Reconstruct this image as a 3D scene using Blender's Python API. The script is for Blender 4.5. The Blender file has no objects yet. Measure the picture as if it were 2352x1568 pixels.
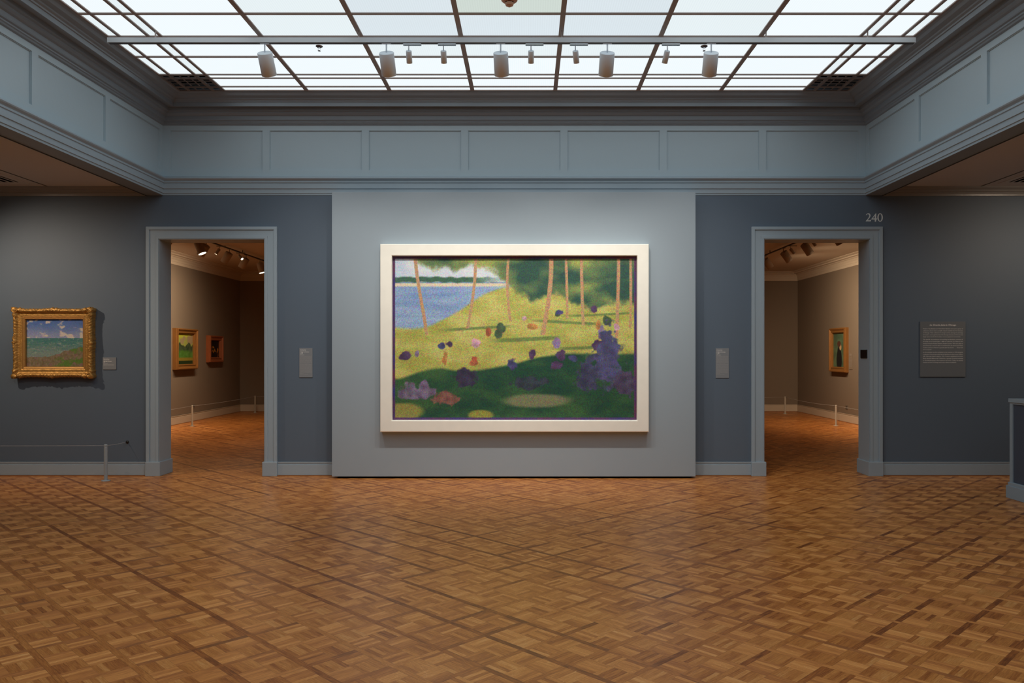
import bpy, bmesh, math, random
from mathutils import Vector, Matrix, noise
R = random.Random(7)
C = bpy.context.scene.collection
PI = math.pi
CAMX, CAMY, CAMZ, F = 0.175, -10.09, 1.56, 1825.0

# ---------------------------------------------------------------- helpers
def s2l(c):
    c = c / 255.0
    return c / 12.92 if c <= 0.04045 else ((c + 0.055) / 1.055) ** 2.4
def rgb(r, g, b): return (s2l(r), s2l(g), s2l(b), 1.0)

def obj(name, bm, m, parent=None, smooth=False, loc=None, rot=None):
    me = bpy.data.meshes.new(name)
    bmesh.ops.recalc_face_normals(bm, faces=bm.faces)
    bm.to_mesh(me); bm.free()
    for mm in (m if isinstance(m, (list, tuple)) else [m]): me.materials.append(mm)
    if smooth:
        for p in me.polygons: p.use_smooth = True
    o = bpy.data.objects.new(name, me); C.objects.link(o)
    if parent: o.parent = parent
    if loc is not None: o.location = loc
    if rot is not None: o.rotation_euler = rot
    return o
def tag(o, label, cat, group=None):
    o['label'] = label; o['category'] = cat
    if group: o['group'] = group
    return o
def thing(name, label, cat, loc=(0, 0, 0), rz=0, group=None):
    o = bpy.data.objects.new(name, None); C.objects.link(o)
    o.empty_display_size = 0.1
    o.location = loc; o.rotation_euler = (0, 0, rz)
    return tag(o, label, cat, group)
def struct(name, bm, m, parent=None, smooth=False):
    o = obj(name, bm, m, parent, smooth)
    if not parent: o['kind'] = 'structure'
    return o
def struct_empty(name, loc=(0, 0, 0)):
    o = bpy.data.objects.new(name, None); C.objects.link(o); o.location = loc
    o['kind'] = 'structure'; return o
def dup(root):
    r = root.copy(); C.objects.link(r)
    kids = []
    for ch in list(root.children):
        c = ch.copy(); C.objects.link(c); c.parent = r; kids.append(c)
        for g in list(ch.children):
            d = g.copy(); C.objects.link(d); d.parent = c
    return r, kids
def box(bm, x0, x1, y0, y1, z0, z1, bev=0, mi=0):
    v = [bm.verts.new((x, y, z)) for x in (x0, x1) for y in (y0, y1) for z in (z0, z1)]
    fs = [bm.faces.new([v[i] for i in q]) for q in
          ((0, 1, 3, 2), (4, 6, 7, 5), (0, 4, 5, 1), (2, 3, 7, 6), (0, 2, 6, 4), (1, 5, 7, 3))]
    for f in fs: f.material_index = mi
    if bev:
        es = list({e for f in fs for e in f.edges})
        bmesh.ops.bevel(bm, geom=es, offset=bev, segments=2, profile=0.6, affect='EDGES')
def B(*a, **k):
    bm = bmesh.new(); box(bm, *a, **k); return bm
def lathe(bm, prof, seg=40, c=(0, 0, 0)):
    """prof = [(r,z)...]; radius 0 closes the shape"""
    rings = []
    for r, z in prof:
        if r < 1e-6: rings.append([bm.verts.new((c[0], c[1], c[2] + z))])
        else: rings.append([bm.verts.new((c[0] + r * math.cos(2 * PI * i / seg), c[1] + r * math.sin(2 * PI * i / seg), c[2] + z)) for i in range(seg)])
    for a, b in zip(rings, rings[1:]):
        for i in range(seg):
            j = (i + 1) % seg
            if len(a) == 1 and len(b) == 1: continue
            if len(a) == 1: bm.faces.new((a[0], b[j], b[i]))
            elif len(b) == 1: bm.faces.new((a[i], a[j], b[0]))
            else: bm.faces.new((a[i], a[j], b[j], b[i]))
def tube(bm, pts, r, seg=8):
    pts = [Vector(p) for p in pts]
    rings = []
    for k, p in enumerate(pts):
        d = (pts[min(k + 1, len(pts) - 1)] - pts[max(k - 1, 0)]).normalized()
        up = Vector((0, 0, 1)) if abs(d.z) < 0.9 else Vector((1, 0, 0))
        a = d.cross(up).normalized(); b = d.cross(a).normalized()
        rings.append([bm.verts.new(p + (a * math.cos(2 * PI * i / seg) + b * math.sin(2 * PI * i / seg)) * r) for i in range(seg)])
    for A_, B_ in zip(rings, rings[1:]):
        for i in range(seg):
            j = (i + 1) % seg
            bm.faces.new((A_[i], A_[j], B_[j], B_[i]))
    bm.faces.new(rings[0]); bm.faces.new(list(reversed(rings[-1])))
def room_ring(prof, x0, x1, y0, y1, closed=False):
    """moulding swept round the inside of a rectangular room; prof = [(projection, z)]"""
    bm = bmesh.new()
    loops = []
    for p, z in prof:
        loops.append([bm.verts.new(q) for q in ((x0 + p, y0 + p, z), (x1 - p, y0 + p, z), (x1 - p, y1 - p, z), (x0 + p, y1 - p, z))])
    n = len(loops)
    for k in range(n if closed else n - 1):
        a, b = loops[k], loops[(k + 1) % n]
        for i in range(4):
            j = (i + 1) % 4
            bm.faces.new((a[i], a[j], b[j], b[i]))
    return bm
def frame_ring(w, h, prof, n=1, disp=None):
    """mitred picture frame in the xz plane, facing -y; prof = [(inset, height)]"""
    bm = bmesh.new(); loops = []
    for k, (d, y) in enumerate(prof):
        hw, hh = w / 2 - d, h / 2 - d
        cs = [(-hw, -hh), (hw, -hh), (hw, hh), (-hw, hh)]
        L = []
        for s in range(4):
            a, b = cs[s], cs[(s + 1) % 4]
            for i in range(n):
                t = i / n
                x, z = a[0] + (b[0] - a[0]) * t, a[1] + (b[1] - a[1]) * t
                yy = y
                if disp:
                    dx, dy, dz = disp(s, t, k, x, z)
                    x += dx; yy += dy; z += dz
                L.append(bm.verts.new((x, -yy, z)))
        loops.append(L)
    for a, b in zip(loops, loops[1:]):
        m = len(a)
        for i in range(m):
            j = (i + 1) % m
            bm.faces.new((a[i], a[j], b[j], b[i]))
    return bm
def text_bm(body, size, x, z, y, align='LEFT', shear=0.0, width=None, bold=0.0, parent_bm=None):
    cu = bpy.data.curves.new('t', 'FONT'); cu.body = body; cu.size = size; cu.align_x = align
    cu.shear = shear; cu.offset = bold; cu.resolution_u = 2; cu.fill_mode = 'FRONT'
    o = bpy.data.objects.new('t', cu); C.objects.link(o)
    dg = bpy.context.evaluated_depsgraph_get(); dg.update()
    me = bpy.data.meshes.new_from_object(o.evaluated_get(dg))
    sx = 1.0
    if width and me.vertices:
        w0 = max(v.co.x for v in me.vertices) - min(v.co.x for v in me.vertices)
        sx = width / max(w0, 1e-6)
    me.transform(Matrix.Translation((x, y, z)) @ Matrix.Rotation(PI / 2, 4, 'X') @ Matrix.Diagonal((sx, 1, 1, 1)))
    parent_bm.from_mesh(me)
    bpy.data.objects.remove(o); bpy.data.meshes.remove(me); bpy.data.curves.remove(cu)

# ---------------------------------------------------------------- materials
def mat(name, col, rough=0.5, metal=0.0, spec=0.5, bump=0.0, bscale=40, var=0.0, vscale=3, emis=None, estr=0, coat=0):
    m = bpy.data.materials.new(name); m.use_nodes = True
    nt = m.node_tree; N = nt.nodes; L = nt.links
    p = N['Principled BSDF']
    p.inputs['Base Color'].default_value = col
    p.inputs['Roughness'].default_value = rough
    p.inputs['Metallic'].default_value = metal
    p.inputs['Specular IOR Level'].default_value = spec
    p.inputs['Coat Weight'].default_value = coat
    tc = N.new('ShaderNodeTexCoord')
    if var:
        nz = N.new('ShaderNodeTexNoise'); nz.inputs['Scale'].default_value = vscale; nz.inputs['Detail'].default_value = 5
        L.new(tc.outputs['Object'], nz.inputs['Vector'])
        mx = N.new('ShaderNodeMix'); mx.data_type = 'RGBA'
        mx.inputs[6].default_value = tuple(c * (1 - var) for c in col[:3]) + (1,)
        mx.inputs[7].default_value = tuple(min(1, c * (1 + var)) for c in col[:3]) + (1,)
        L.new(nz.outputs['Fac'], mx.inputs[0]); L.new(mx.outputs[2], p.inputs['Base Color'])
    if bump:
        nb = N.new('ShaderNodeTexNoise'); nb.inputs['Scale'].default_value = bscale; nb.inputs['Detail'].default_value = 4
        L.new(tc.outputs['Object'], nb.inputs['Vector'])
        bp = N.new('ShaderNodeBump'); bp.inputs['Strength'].default_value = bump; bp.inputs['Distance'].default_value = 0.004
        L.new(nb.outputs['Fac'], bp.inputs['Height']); L.new(bp.outputs['Normal'], p.inputs['Normal'])
    if emis:
        p.inputs['Emission Color'].default_value = emis; p.inputs['Emission Strength'].default_value = estr
    return m

M_wall = mat('wall_paint_slate', (0.108, 0.147, 0.196, 1), 0.6, bump=0.12, bscale=160)
M_trim = mat('trim_paint_blue_grey', (0.34, 0.42, 0.48, 1), 0.42, bump=0.25, bscale=22)
M_crown = mat('crown_paint', (0.235, 0.28, 0.32, 1), 0.40, bump=0.1, bscale=30)
M_frieze = mat('frieze_paint', (0.44, 0.56, 0.63, 1), 0.42, bump=0.45, bscale=9)
M_panelwall = mat('display_wall_paint', (0.32, 0.385, 0.435, 1), 0.6, bump=0.05, bscale=120)
M_ceil = mat('aisle_ceiling_paint', (0.62, 0.62, 0.62, 1), 0.7)
M_aisle_trim = mat('aisle_cornice_paint', (0.26, 0.25, 0.24, 1), 0.3, bump=0.3, bscale=25)
M_gwall = mat('gallery_wall_taupe', (0.20, 0.158, 0.118, 1), 0.75, bump=0.1, bscale=150)
M_gceil = mat('gallery_ceiling_paint', (0.50, 0.41, 0.31, 1), 0.75)
M_gtrim = mat('gallery_trim_cream', (0.55, 0.47, 0.37, 1), 0.5)
M_bar = mat('skylight_bar_bronze', (0.34, 0.28, 0.255, 1), 0.5)
M_grille = mat('grille_bronze', (0.22, 0.18, 0.155, 1), 0.5)
M_black = mat('dark_cavity', (0.004, 0.003, 0.003, 1), 1.0, spec=0.0)
M_dark = mat('dark_plate', (0.012, 0.009, 0.007, 1), 0.4)
M_rail = mat('track_blue_grey', (0.66, 0.72, 0.76, 1), 0.4)
M_slot = mat('track_slot_dark', (0.05, 0.05, 0.05, 1), 0.5)
M_can = mat('lamp_can_paint', (0.80, 0.88, 0.95, 1), 0.5, bump=0.05, bscale=200)
M_can2 = mat('lamp_can_taupe', (0.32, 0.24, 0.18, 1), 0.5)
M_chrome = mat('steel', (0.5, 0.52, 0.54, 1), 0.25, metal=1.0)
M_post = mat('barrier_grey_paint', (0.33, 0.38, 0.41, 1), 0.4)
M_post2 = mat('barrier_warm_grey', (0.45, 0.42, 0.36, 1), 0.4)
M_cable = mat('barrier_cable', (0.42, 0.42, 0.42, 1), 0.5)
M_cream = mat('frame_cream_paint', (0.93, 0.90, 0.80, 1), 0.55, var=0.05, vscale=8, bump=0.05)
M_gold = mat('gilded_wood', (0.50, 0.27, 0.07, 1), 0.46, metal=0.6, var=0.45, vscale=22, bump=1.0, bscale=75)
M_goldflat = mat('gilded_slip', (0.50, 0.27, 0.08, 1), 0.45, metal=0.5, var=0.15, vscale=30)
M_oak = mat('stained_oak_frame', (0.30, 0.135, 0.035, 1), 0.38, metal=0.3, var=0.15, vscale=14)
M_red = mat('reddish_wood_frame', (0.34, 0.10, 0.035, 1), 0.35, metal=0.2, var=0.15, vscale=14)
M_label = mat('label_card_grey', (0.22, 0.235, 0.25, 1), 0.6)
M_label2 = mat('info_panel_grey', (0.15, 0.165, 0.18, 1), 0.6)
M_ink = mat('label_ink_pale', (0.85, 0.83, 0.80, 1), 0.6)
M_ink2 = mat('label_ink_soft', (0.33, 0.33, 0.33, 1), 0.6)
M_num = mat('number_vinyl', (0.75, 0.80, 0.80, 1), 0.5)
M_inset = mat('half_wall_inset', (0.070, 0.088, 0.125, 1), 0.6)
M_shoe = mat('oak_shoe', (0.30, 0.13, 0.05, 1), 0.35)
M_detector = mat('aged_detector_plastic', (0.62, 0.36, 0.24, 1), 0.5)
M_outlet = mat('outlet_plate', (0.14, 0.12, 0.10, 1), 0.5)
M_sprk = mat('sprinkler_metal', (0.12, 0.10, 0.10, 1), 0.35, metal=0.6)

def emit_mat(name, col, strength, ribs=False):
    m = bpy.data.materials.new(name); m.use_nodes = True
    nt = m.node_tree; N = nt.nodes; L = nt.links
    p = N['Principled BSDF']; p.inputs['Base Color'].default_value = (0.05, 0.055, 0.055, 1)
    p.inputs['Roughness'].default_value = 0.6; p.inputs['Specular IOR Level'].default_value = 0.2
    p.inputs['Emission Color'].default_value = col; p.inputs['Emission Strength'].default_value = strength
    if ribs:   # fine prismatic ribs moulded into the acrylic
        tc = N.new('ShaderNodeTexCoord')
        w = N.new('ShaderNodeTexWave'); w.wave_type = 'BANDS'; w.bands_direction = 'X'; w.inputs['Scale'].default_value = 14
        L.new(tc.outputs['Object'], w.inputs['Vector'])
        mr = N.new('ShaderNodeMapRange'); mr.inputs['To Min'].default_value = strength * 0.975; mr.inputs['To Max'].default_value = strength * 1.025
        L.new(w.outputs['Fac'], mr.inputs['Value']); L.new(mr.outputs['Result'], p.inputs['Emission Strength'])
    return m
SKY = 0.97
M_p0 = emit_mat('skylight_pane', (0.84, 0.94, 1.0, 1), 0.83, True)
M_p1 = emit_mat('skylight_pane_bright', (0.89, 0.965, 1.0, 1), 0.99, True)
M_p2 = emit_mat('skylight_pane_aged', (0.76, 0.86, 0.80, 1), 0.80, True)
M_p3 = emit_mat('skylight_pane_soft', (0.86, 0.95, 0.98, 1), 0.92, True)
M_lens = emit_mat('lamp_lens', (1.0, 0.80, 0.52, 1), 7.0)
M_lensdim = emit_mat('lamp_lens_cool', (1.0, 0.86, 0.66, 1), 6.0)

# ---- parquet: diagonal oak baskets between continuous oak strips
def parquet():
    m = bpy.data.materials.new('oak_parquet'); m.use_nodes = True
    nt = m.node_tree; N = nt.nodes; L = nt.links
    p = N['Principled BSDF']
    def mth(op, a, b=None, c=None):
        n = N.new('ShaderNodeMath'); n.operation = op
        for i, v in enumerate((a, b, c)):
            if v is None: continue
            if isinstance(v, (int, float)): n.inputs[i].default_value = v
            else: L.new(v, n.inputs[i])
        return n.outputs[0]
    tc = N.new('ShaderNodeTexCoord'); sp = N.new('ShaderNodeSeparateXYZ'); L.new(tc.outputs['Object'], sp.inputs[0])
    X, Y = sp.outputs[0], sp.outputs[1]
    P, S = 0.3055, 0.034; Q = (P - S) / 2; SL = Q / 5
    r2 = 1 / math.sqrt(2)
    u = mth('MULTIPLY', mth('ADD', X, Y), r2); v = mth('MULTIPLY', mth('SUBTRACT', Y, X), r2)
    u = mth('ADD', u, 4.075 + S / 2 + P * 200); v = mth('ADD', v, 3.985 + S / 2 + P * 200)
    cu = mth('FLOOR', mth('DIVIDE', u, P)); cv = mth('FLOOR', mth('DIVIDE', v, P))
    fu = mth('SUBTRACT', u, mth('MULTIPLY', cu, P)); fv = mth('SUBTRACT', v, mth('MULTIPLY', cv, P))
    isA = mth('LESS_THAN', fu, S)                       # continuous strip, runs along v
    isB0 = mth('LESS_THAN', fv, S)
    isB = mth('MULTIPLY', isB0, mth('SUBTRACT', 1, isA))  # short strips, run along u
    strip = mth('MAXIMUM', isA, isB)
    gu = mth('SUBTRACT', fu, S); gv = mth('SUBTRACT', fv, S)
    bu = mth('FLOOR', mth('DIVIDE', gu, Q)); bv = mth('FLOOR', mth('DIVIDE', gv, Q))
    ru = mth('SUBTRACT', gu, mth('MULTIPLY', bu, Q)); rv = mth('SUBTRACT', gv, mth('MULTIPLY', bv, Q))
    chk = mth('FLOORED_MODULO', mth('ADD', bu, bv), 2.0)   # 0: slats run along u, 1: along v
    su = mth('FLOOR', mth('DIVIDE', ru, SL)); sv = mth('FLOOR', mth('DIVIDE', rv, SL))
    # slat index across the grain
    def mixf(f, a, b):  # a*(1-f)+b*f
        n = N.new('ShaderNodeMix'); n.data_type = 'FLOAT'
        L.new(f, n.inputs[0])
        for i, q in ((2, a), (3, b)):
            if isinstance(q, (int, float)): n.inputs[i].default_value = q
            else: L.new(q, n.inputs[i])
        return n.outputs[0]
    sidx = mixf(chk, sv, su)
    alongv_basket = chk
    alongv = mixf(isA, mixf(isB, alongv_basket, 0.0), 1.0)     # 1 when fibres run along v
    # ids
    id1 = mth('ADD', mth('MULTIPLY', cu, 7.13), mth('MULTIPLY', cv, 3.71))
    id_b = mth('ADD', id1, mth('ADD', mth('MULTIPLY', bu, 1.37), mth('ADD', mth('MULTIPLY', bv, 2.91), mth('MULTIPLY', sidx, 0.173))))
    longA = mth('FLOOR', mth('DIVIDE', v, P * 6))
    id_A = mth('ADD', mth('MULTIPLY', cu, 5.31), mth('MULTIPLY', longA, 11.7))
    id_B = mth('ADD', id1, 77.7)
    ident = mixf(isA, mixf(isB, id_b, id_B), id_A)
    wn = N.new('ShaderNodeTexWhiteNoise'); wn.noise_dimensions = '1D'; L.new(ident, wn.inputs['W'])
    rnd = wn.outputs['Value']
    wn2 = N.new('ShaderNodeTexWhiteNoise'); wn2.noise_dimensions = '1D'
    bid = mth('ADD', id1, mth('ADD', mth('MULTIPLY', bu, 1.37), mth('MULTIPLY', bv, 2.91))); L.new(mth('ADD', bid, 0.5), wn2.inputs['W'])
    # grain
    along = mixf(alongv, u, v); across = mixf(alongv, v, u)
    cx = N.new('ShaderNodeCombineXYZ')
    L.new(mth('MULTIPLY', along, 7), cx.inputs[0]); L.new(mth('MULTIPLY', across, 95), cx.inputs[1]); L.new(mth('MULTIPLY', rnd, 37), cx.inputs[2])
    g = N.new('ShaderNodeTexNoise'); g.inputs['Scale'].default_value = 1.6; g.inputs['Detail'].default_value = 5; g.inputs['Roughness'].default_value = 0.62; g.inputs['Distortion'].default_value = 0.5
    L.new(cx.outputs[0], g.inputs['Vector'])
    cx2 = N.new('ShaderNodeCombineXYZ')
    L.new(mth('MULTIPLY', along, 22), cx2.inputs[0]); L.new(mth('MULTIPLY', across, 330), cx2.inputs[1]); L.new(mth('MULTIPLY', rnd, 91), cx2.inputs[2])
    g2 = N.new('ShaderNodeTexNoise'); g2.inputs['Scale'].default_value = 1.0; g2.inputs['Detail'].default_value = 2
    L.new(cx2.outputs[0], g2.inputs['Vector'])
    # medullary ray flecks
    cx3 = N.new('ShaderNodeCombineXYZ')
    L.new(mth('MULTIPLY', along, 130), cx3.inputs[0]); L.new(mth('MULTIPLY', across, 60), cx3.inputs[1]); L.new(mth('MULTIPLY', rnd, 53), cx3.inputs[2])
    g3 = N.new('ShaderNodeTexNoise'); g3.inputs['Scale'].default_value = 1.0; g3.inputs['Detail'].default_value = 1; g3.inputs['Distortion'].default_value = 1.5
    L.new(cx3.outputs[0], g3.inputs['Vector'])
    fleck = mth('MULTIPLY', mth('GREATER_THAN', g3.outputs['Fac'], 0.66), mth('GREATER_THAN', rnd, 0.62))
    # tone 0..1
    t = mth('ADD', mth('MULTIPLY', rnd, 0.46), mth('MULTIPLY', wn2.outputs['Value'], 0.16))
    t = mth('ADD', t, mth('MULTIPLY', mth('SUBTRACT', g.outputs['Fac'], 0.5), 1.0))
    t = mth('ADD', t, mth('MULTIPLY', mth('SUBTRACT', g2.outputs['Fac'], 0.5), 0.5))
    t = mth('ADD', t, mth('MULTIPLY', fleck, 0.22))
    t = mth('ADD', t, mth('MULTIPLY', strip, -0.21)); t = mth('ADD', t, 0.20)
    cr = N.new('ShaderNodeValToRGB'); L.new(t, cr.inputs[0])
    e = cr.color_ramp.elements
    e[0].position = 0.0; e[0].color = (0.18, 0.050, 0.0115, 1)
    e[1].position = 1.0; e[1].color = (0.82, 0.42, 0.155, 1)
    for pos, c in ((0.28, (0.42, 0.130, 0.026, 1)), (0.5, (0.58, 0.212, 0.046, 1)), (0.75, (0.73, 0.295, 0.072, 1))):
        q = e.new(pos); q.color = c
    # joints between pieces
    def edge(x, period, w):
        d = mth('MINIMUM', x, mth('SUBTRACT', period, x)); return mth('LESS_THAN', d, w)
    j_b = mth('MAXIMUM', edge(ru, Q, 0.0006), edge(rv, Q, 0.0006))
    frac_s = mixf(chk, mth('SUBTRACT', rv, mth('MULTIPLY', sv, SL)), mth('SUBTRACT', ru, mth('MULTIPLY', su, SL)))
    j_s = mth('MULTIPLY', edge(frac_s, SL, 0.0004), 0.6)
    j = mth('MULTIPLY', mth('MAXIMUM', j_b, j_s), mth('SUBTRACT', 1, strip))
    j = mth('MULTIPLY', mth('MAXIMUM', j, mth('MULTIPLY', strip, mixf(isA, edge(fv, S, 0.0008), edge(fu, S, 0.0008)))), 0.6)
    mj = N.new('ShaderNodeMix'); mj.data_type = 'RGBA'; L.new(j, mj.inputs[0]); L.new(cr.outputs[0], mj.inputs[6]); mj.inputs[7].default_value = (0.045, 0.018, 0.008, 1)
    L.new(mj.outputs[2], p.inputs['Base Color'])
    nz = N.new('ShaderNodeTexNoise'); nz.inputs['Scale'].default_value = 1.2; nz.inputs['Detail'].default_value = 4; L.new(tc.outputs['Object'], nz.inputs['Vector'])
    ro = N.new('ShaderNodeMapRange'); ro.inputs['From Min'].default_value = 0.3; ro.inputs['From Max'].default_value = 0.7
    ro.inputs['To Min'].default_value = 0.30; ro.inputs['To Max'].default_value = 0.38; L.new(nz.outputs['Fac'], ro.inputs['Value'])
    L.new(ro.outputs[0], p.inputs['Roughness'])
    p.inputs['Specular IOR Level'].default_value = 0.42
    bp = N.new('ShaderNodeBump'); bp.inputs['Strength'].default_value = 0.10; bp.inputs['Distance'].default_value = 0.001
    L.new(mth('SUBTRACT', g.outputs['Fac'], mth('MULTIPLY', j, 1.0)), bp.inputs['Height']); L.new(bp.outputs['Normal'], p.inputs['Normal'])
    # fibre sheen: light spreads across the grain, so it follows the slat direction
    an = N.new('ShaderNodeBsdfAnisotropic'); an.distribution = 'GGX'
    an.inputs['Roughness'].default_value = 0.62; an.inputs['Anisotropy'].default_value = 0.85
    sh = N.new('ShaderNodeMix'); sh.data_type = 'RGBA'; sh.inputs[0].default_value = 0.35
    L.new(mj.outputs[2], sh.inputs[6]); sh.inputs[7].default_value = (0.95, 0.55, 0.24, 1); L.new(sh.outputs[2], an.inputs['Color'])
    # tangent along the fibre: (1,1)/rt2 for pieces along u, (-1,1)/rt2 for pieces along v
    ta = N.new('ShaderNodeCombineXYZ'); L.new(mixf(alongv, r2, -r2), ta.inputs[0]); ta.inputs[1].default_value = r2
    L.new(ta.outputs[0], an.inputs['Tangent'])
    ms = N.new('ShaderNodeMixShader'); ms.inputs[0].default_value = 0.19
    L.new(p.outputs[0], ms.inputs[1]); L.new(an.outputs[0], ms.inputs[2])
    L.new(ms.outputs[0], N['Material Output'].inputs['Surface'])
    return m
M_floor = parquet()

# ================================================================= THE HALL
XW, YF = 4.465, -15.0          # half width of the top-lit hall, its front end
AX = 8.0                       # outer walls of the side aisles
GX0, GX1, GY0, GY1, GZ = -7.475, 7.335, 0.30, 11.01, 3.70   # gallery beyond the doors
ZC = 4.76

struct('floor', B(-AX - .1, AX + .1, YF - .1, GY1 + .1, -0.1, 0), M_floor)

# back wall with its two openings (inner opening +-3.16..4.505, height 3.004)
DI, DO, DH = 3.160, 4.505, 3.004
bm = bmesh.new()
for a, b in ((-AX, -DO), (-DI, DI), (DO, AX)): box(bm, a, b, 0, 0.15, 0, 3.69)
for a, b in ((-DO, -DI), (DI, DO)): box(bm, a, b, 0, 0.15, DH, 3.69)
struct('wall_back', bm, M_wall)
bm = bmesh.new()   # its gallery side
for a, b in ((-AX, -DO), (-DI, DI), (DO, AX)): box(bm, a, b, 0.15, 0.30, 0, GZ)
for a, b in ((-DO, -DI), (DI, DO)): box(bm, a, b, 0.15, 0.30, DH, GZ)
struct('wall_gallery_front', bm, M_gwall)

# upper walls with recessed frieze panels; built facing -y then placed on each side
def frieze(length_panels, L0, L1, place):
    """length_panels: panel intervals along the wall; place(a,d,z)->world"""
    bm = bmesh.new()
    z0, z1, pz0, pz1 = 3.56, ZC + .1, 3.877, 4.381
    rc = 0.020
    def bx(a0, a1, d0, d1, za, zb):
        vs = [bm.verts.new(place(a, d, z)) for a in (a0, a1) for d in (d0, d1) for z in (za, zb)]
        for q in ((0, 1, 3, 2), (4, 6, 7, 5), (0, 4, 5, 1), (2, 3, 7, 6), (0, 2, 6, 4), (1, 5, 7, 3)): bm.faces.new([vs[i] for i in q])
    bx(L0, L1, rc, 0.20, z0, z1)
    bx(L0, L1, 0, rc, z0, pz0); bx(L0, L1, 0, rc, pz1, z1)
    cur = L0
    for a, b in length_panels:
        bx(cur, a, 0, rc, pz0, pz1); cur = b
        # fine bead round the recess
        t = 0.006
        for (a0, a1, q0, q1) in ((a, b, pz1 - t, pz1), (a, b, pz0, pz0 + t), (a, a + t, pz0, pz1), (b - t, b, pz0, pz1)):
            bx(a0, a1, rc * (0.5 if a1 - a0 > .1 else .56), rc, q0, q1)
    bx(cur, L1, 0, rc, pz0, pz1)
    return bm
pb = [(-0.586 + 1.261 * k, 0.586 + 1.261 * k) for k in range(-3, 4)]
struct('wall_upper_back', frieze(pb, -XW - .21, XW + .21, lambda a, d, z: (a, d - 0.0005, z)), M_frieze)
ps = []
y = 0.07
while y < -YF - 1.2:
    ps.append((y, y + 1.195)); y += 1.295
struct('wall_upper_left', frieze(ps, 0.0, -YF, lambda a, d, z: (-XW - d, -a, z)), M_frieze)
struct('wall_upper_right', frieze(ps, 0.0, -YF, lambda a, d, z: (XW + d, -a, z)), M_frieze)
struct('wall_upper_front', frieze(pb, -XW - .21, XW + .21, lambda a, d, z: (a, YF - d, z)), M_frieze)

# architrave band under the frieze, and the soffit of the side beams
arch = [(0, 3.802), (0.012, 3.798), (0.052, 3.780), (0.056, 3.766), (0.050, 3.756), (0.034, 3.742), (0.028, 3.736), (0.034, 3.731),
        (0.034, 3.714), (0.024, 3.709), (0.024, 3.702), (0.028, 3.698), (0.028, 3.640), (0.017, 3.637), (0.017, 3.585), (0.007, 3.582), (0.007, 3.559), (-0.01, 3.559)]
struct('trim_1', room_ring(arch, -XW, XW, YF, 0), M_trim)
for n, s in (('trim_2', -1), ('trim_3', 1)):   # lower run of each beam with soffit and outer moulding
    bm = bmesh.new()
    a, b = sorted((s * (XW + .001), s * (XW + 0.205)))
    box(bm, a, b, YF, 0.0, 3.557, 3.80)
    for k, (w, z0, z1) in enumerate(((0.022, 3.575, 3.62), (0.036, 3.61, 3.67))):
        a, b = sorted((s * (XW + 0.20), s * (XW + 0.205 + w)))
        box(bm, a, b, YF, 0.0, z0, z1)
    struct(n, bm, M_crown)

# crown moulding climbing to the skylight
crown = [(0, 4.445), (0.022, 4.452), (0.028, 4.466), (0.040, 4.472), (0.040, 4.486), (0.058, 4.494), (0.062, 4.506), (0.064, 4.545), (0.085, 4.556), (0.100, 4.572),
         (0.104, 4.590), (0.135, 4.596), (0.140, 4.636), (0.226, 4.638), (0.229, 4.617), (0.240, 4.617), (0.241, 4.664), (0.252, 4.668), (0.256, 4.682), (0.275, 4.694), (0.280, 4.708),
         (0.330, 4.722), (0.350, 4.748), (0.372, 4.756), (0.372, ZC + .03)]
struct('trim_4', room_ring(crown, -XW, XW, YF, 0), M_crown)

# skylight: acrylic panes in a bronze grid
SX = 4.09
xs = [-SX, -3.965, -3.67, -3.543] + [-2.53 + 1.012 * k for k in range(6)] + [3.543, 3.67, 3.965, SX]
ys = [-0.373, -0.516, -0.811, -0.931]
while ys[-1] > YF + 1.6: ys.append(ys[-1] - 0.545 - (0.004 if len(ys) < 6 else 0))
yend = ys[-1]
ys += [yend - 0.12, yend - 0.415, yend - 0.558]
win = struct_empty('window_1', (0, 0, 0))
bm = bmesh.new()
for i in range(len(xs) - 1):
    for j in range(len(ys) - 1):
        if (i < 3 or i > len(xs) - 5) and (j < 3 or j >= len(ys) - 4): continue
        cx, cy = (xs[i] + xs[i + 1]) / 2, (ys[j] + ys[j + 1]) / 2
        mi = 0
        if j < 4 or j > 8: mi = 1
        if j == 4: mi = 3
        if i in (1, len(xs) - 3) or i in (3, 4, len(xs) - 5, len(xs) - 6): mi = 1
        if i in (4, len(xs) - 6) and j >= 5: mi = 3
        if i in (0, 2, len(xs) - 2, len(xs) - 4): mi = 3
        
        if j == 6 and i == 6: mi = 2
        v = [bm.verts.new(q) for q in ((xs[i], ys[j], ZC + .015), (xs[i + 1], ys[j], ZC + .015), (xs[i + 1], ys[j + 1], ZC + .015), (xs[i], ys[j + 1], ZC + .015))]
        f = bm.faces.new(v); f.material_index = mi
obj('panes', bm, [M_p0, M_p1, M_p2, M_p3], win)
bm = bmesh.new()
for k, x in enumerate(xs):
    w = 0.024 if 3 < k < len(xs) - 4 else 0.017
    box(bm, x - w, x + w, ys[-1], ys[0], ZC, ZC + .012)
for k, y in enumerate(ys):
    w = 0.018 if 3 < k < len(ys) - 4 else 0.014
    box(bm, -SX, SX, y - w, y + w, ZC + 0.001, ZC + .011)
obj('grid_frame', bm, M_bar, win)
bm = bmesh.new(); box(bm, -XW - .2, XW + .2, YF - .2, .2, ZC + .12, ZC + .2)
struct('ceiling', bm, M_crown)
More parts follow.
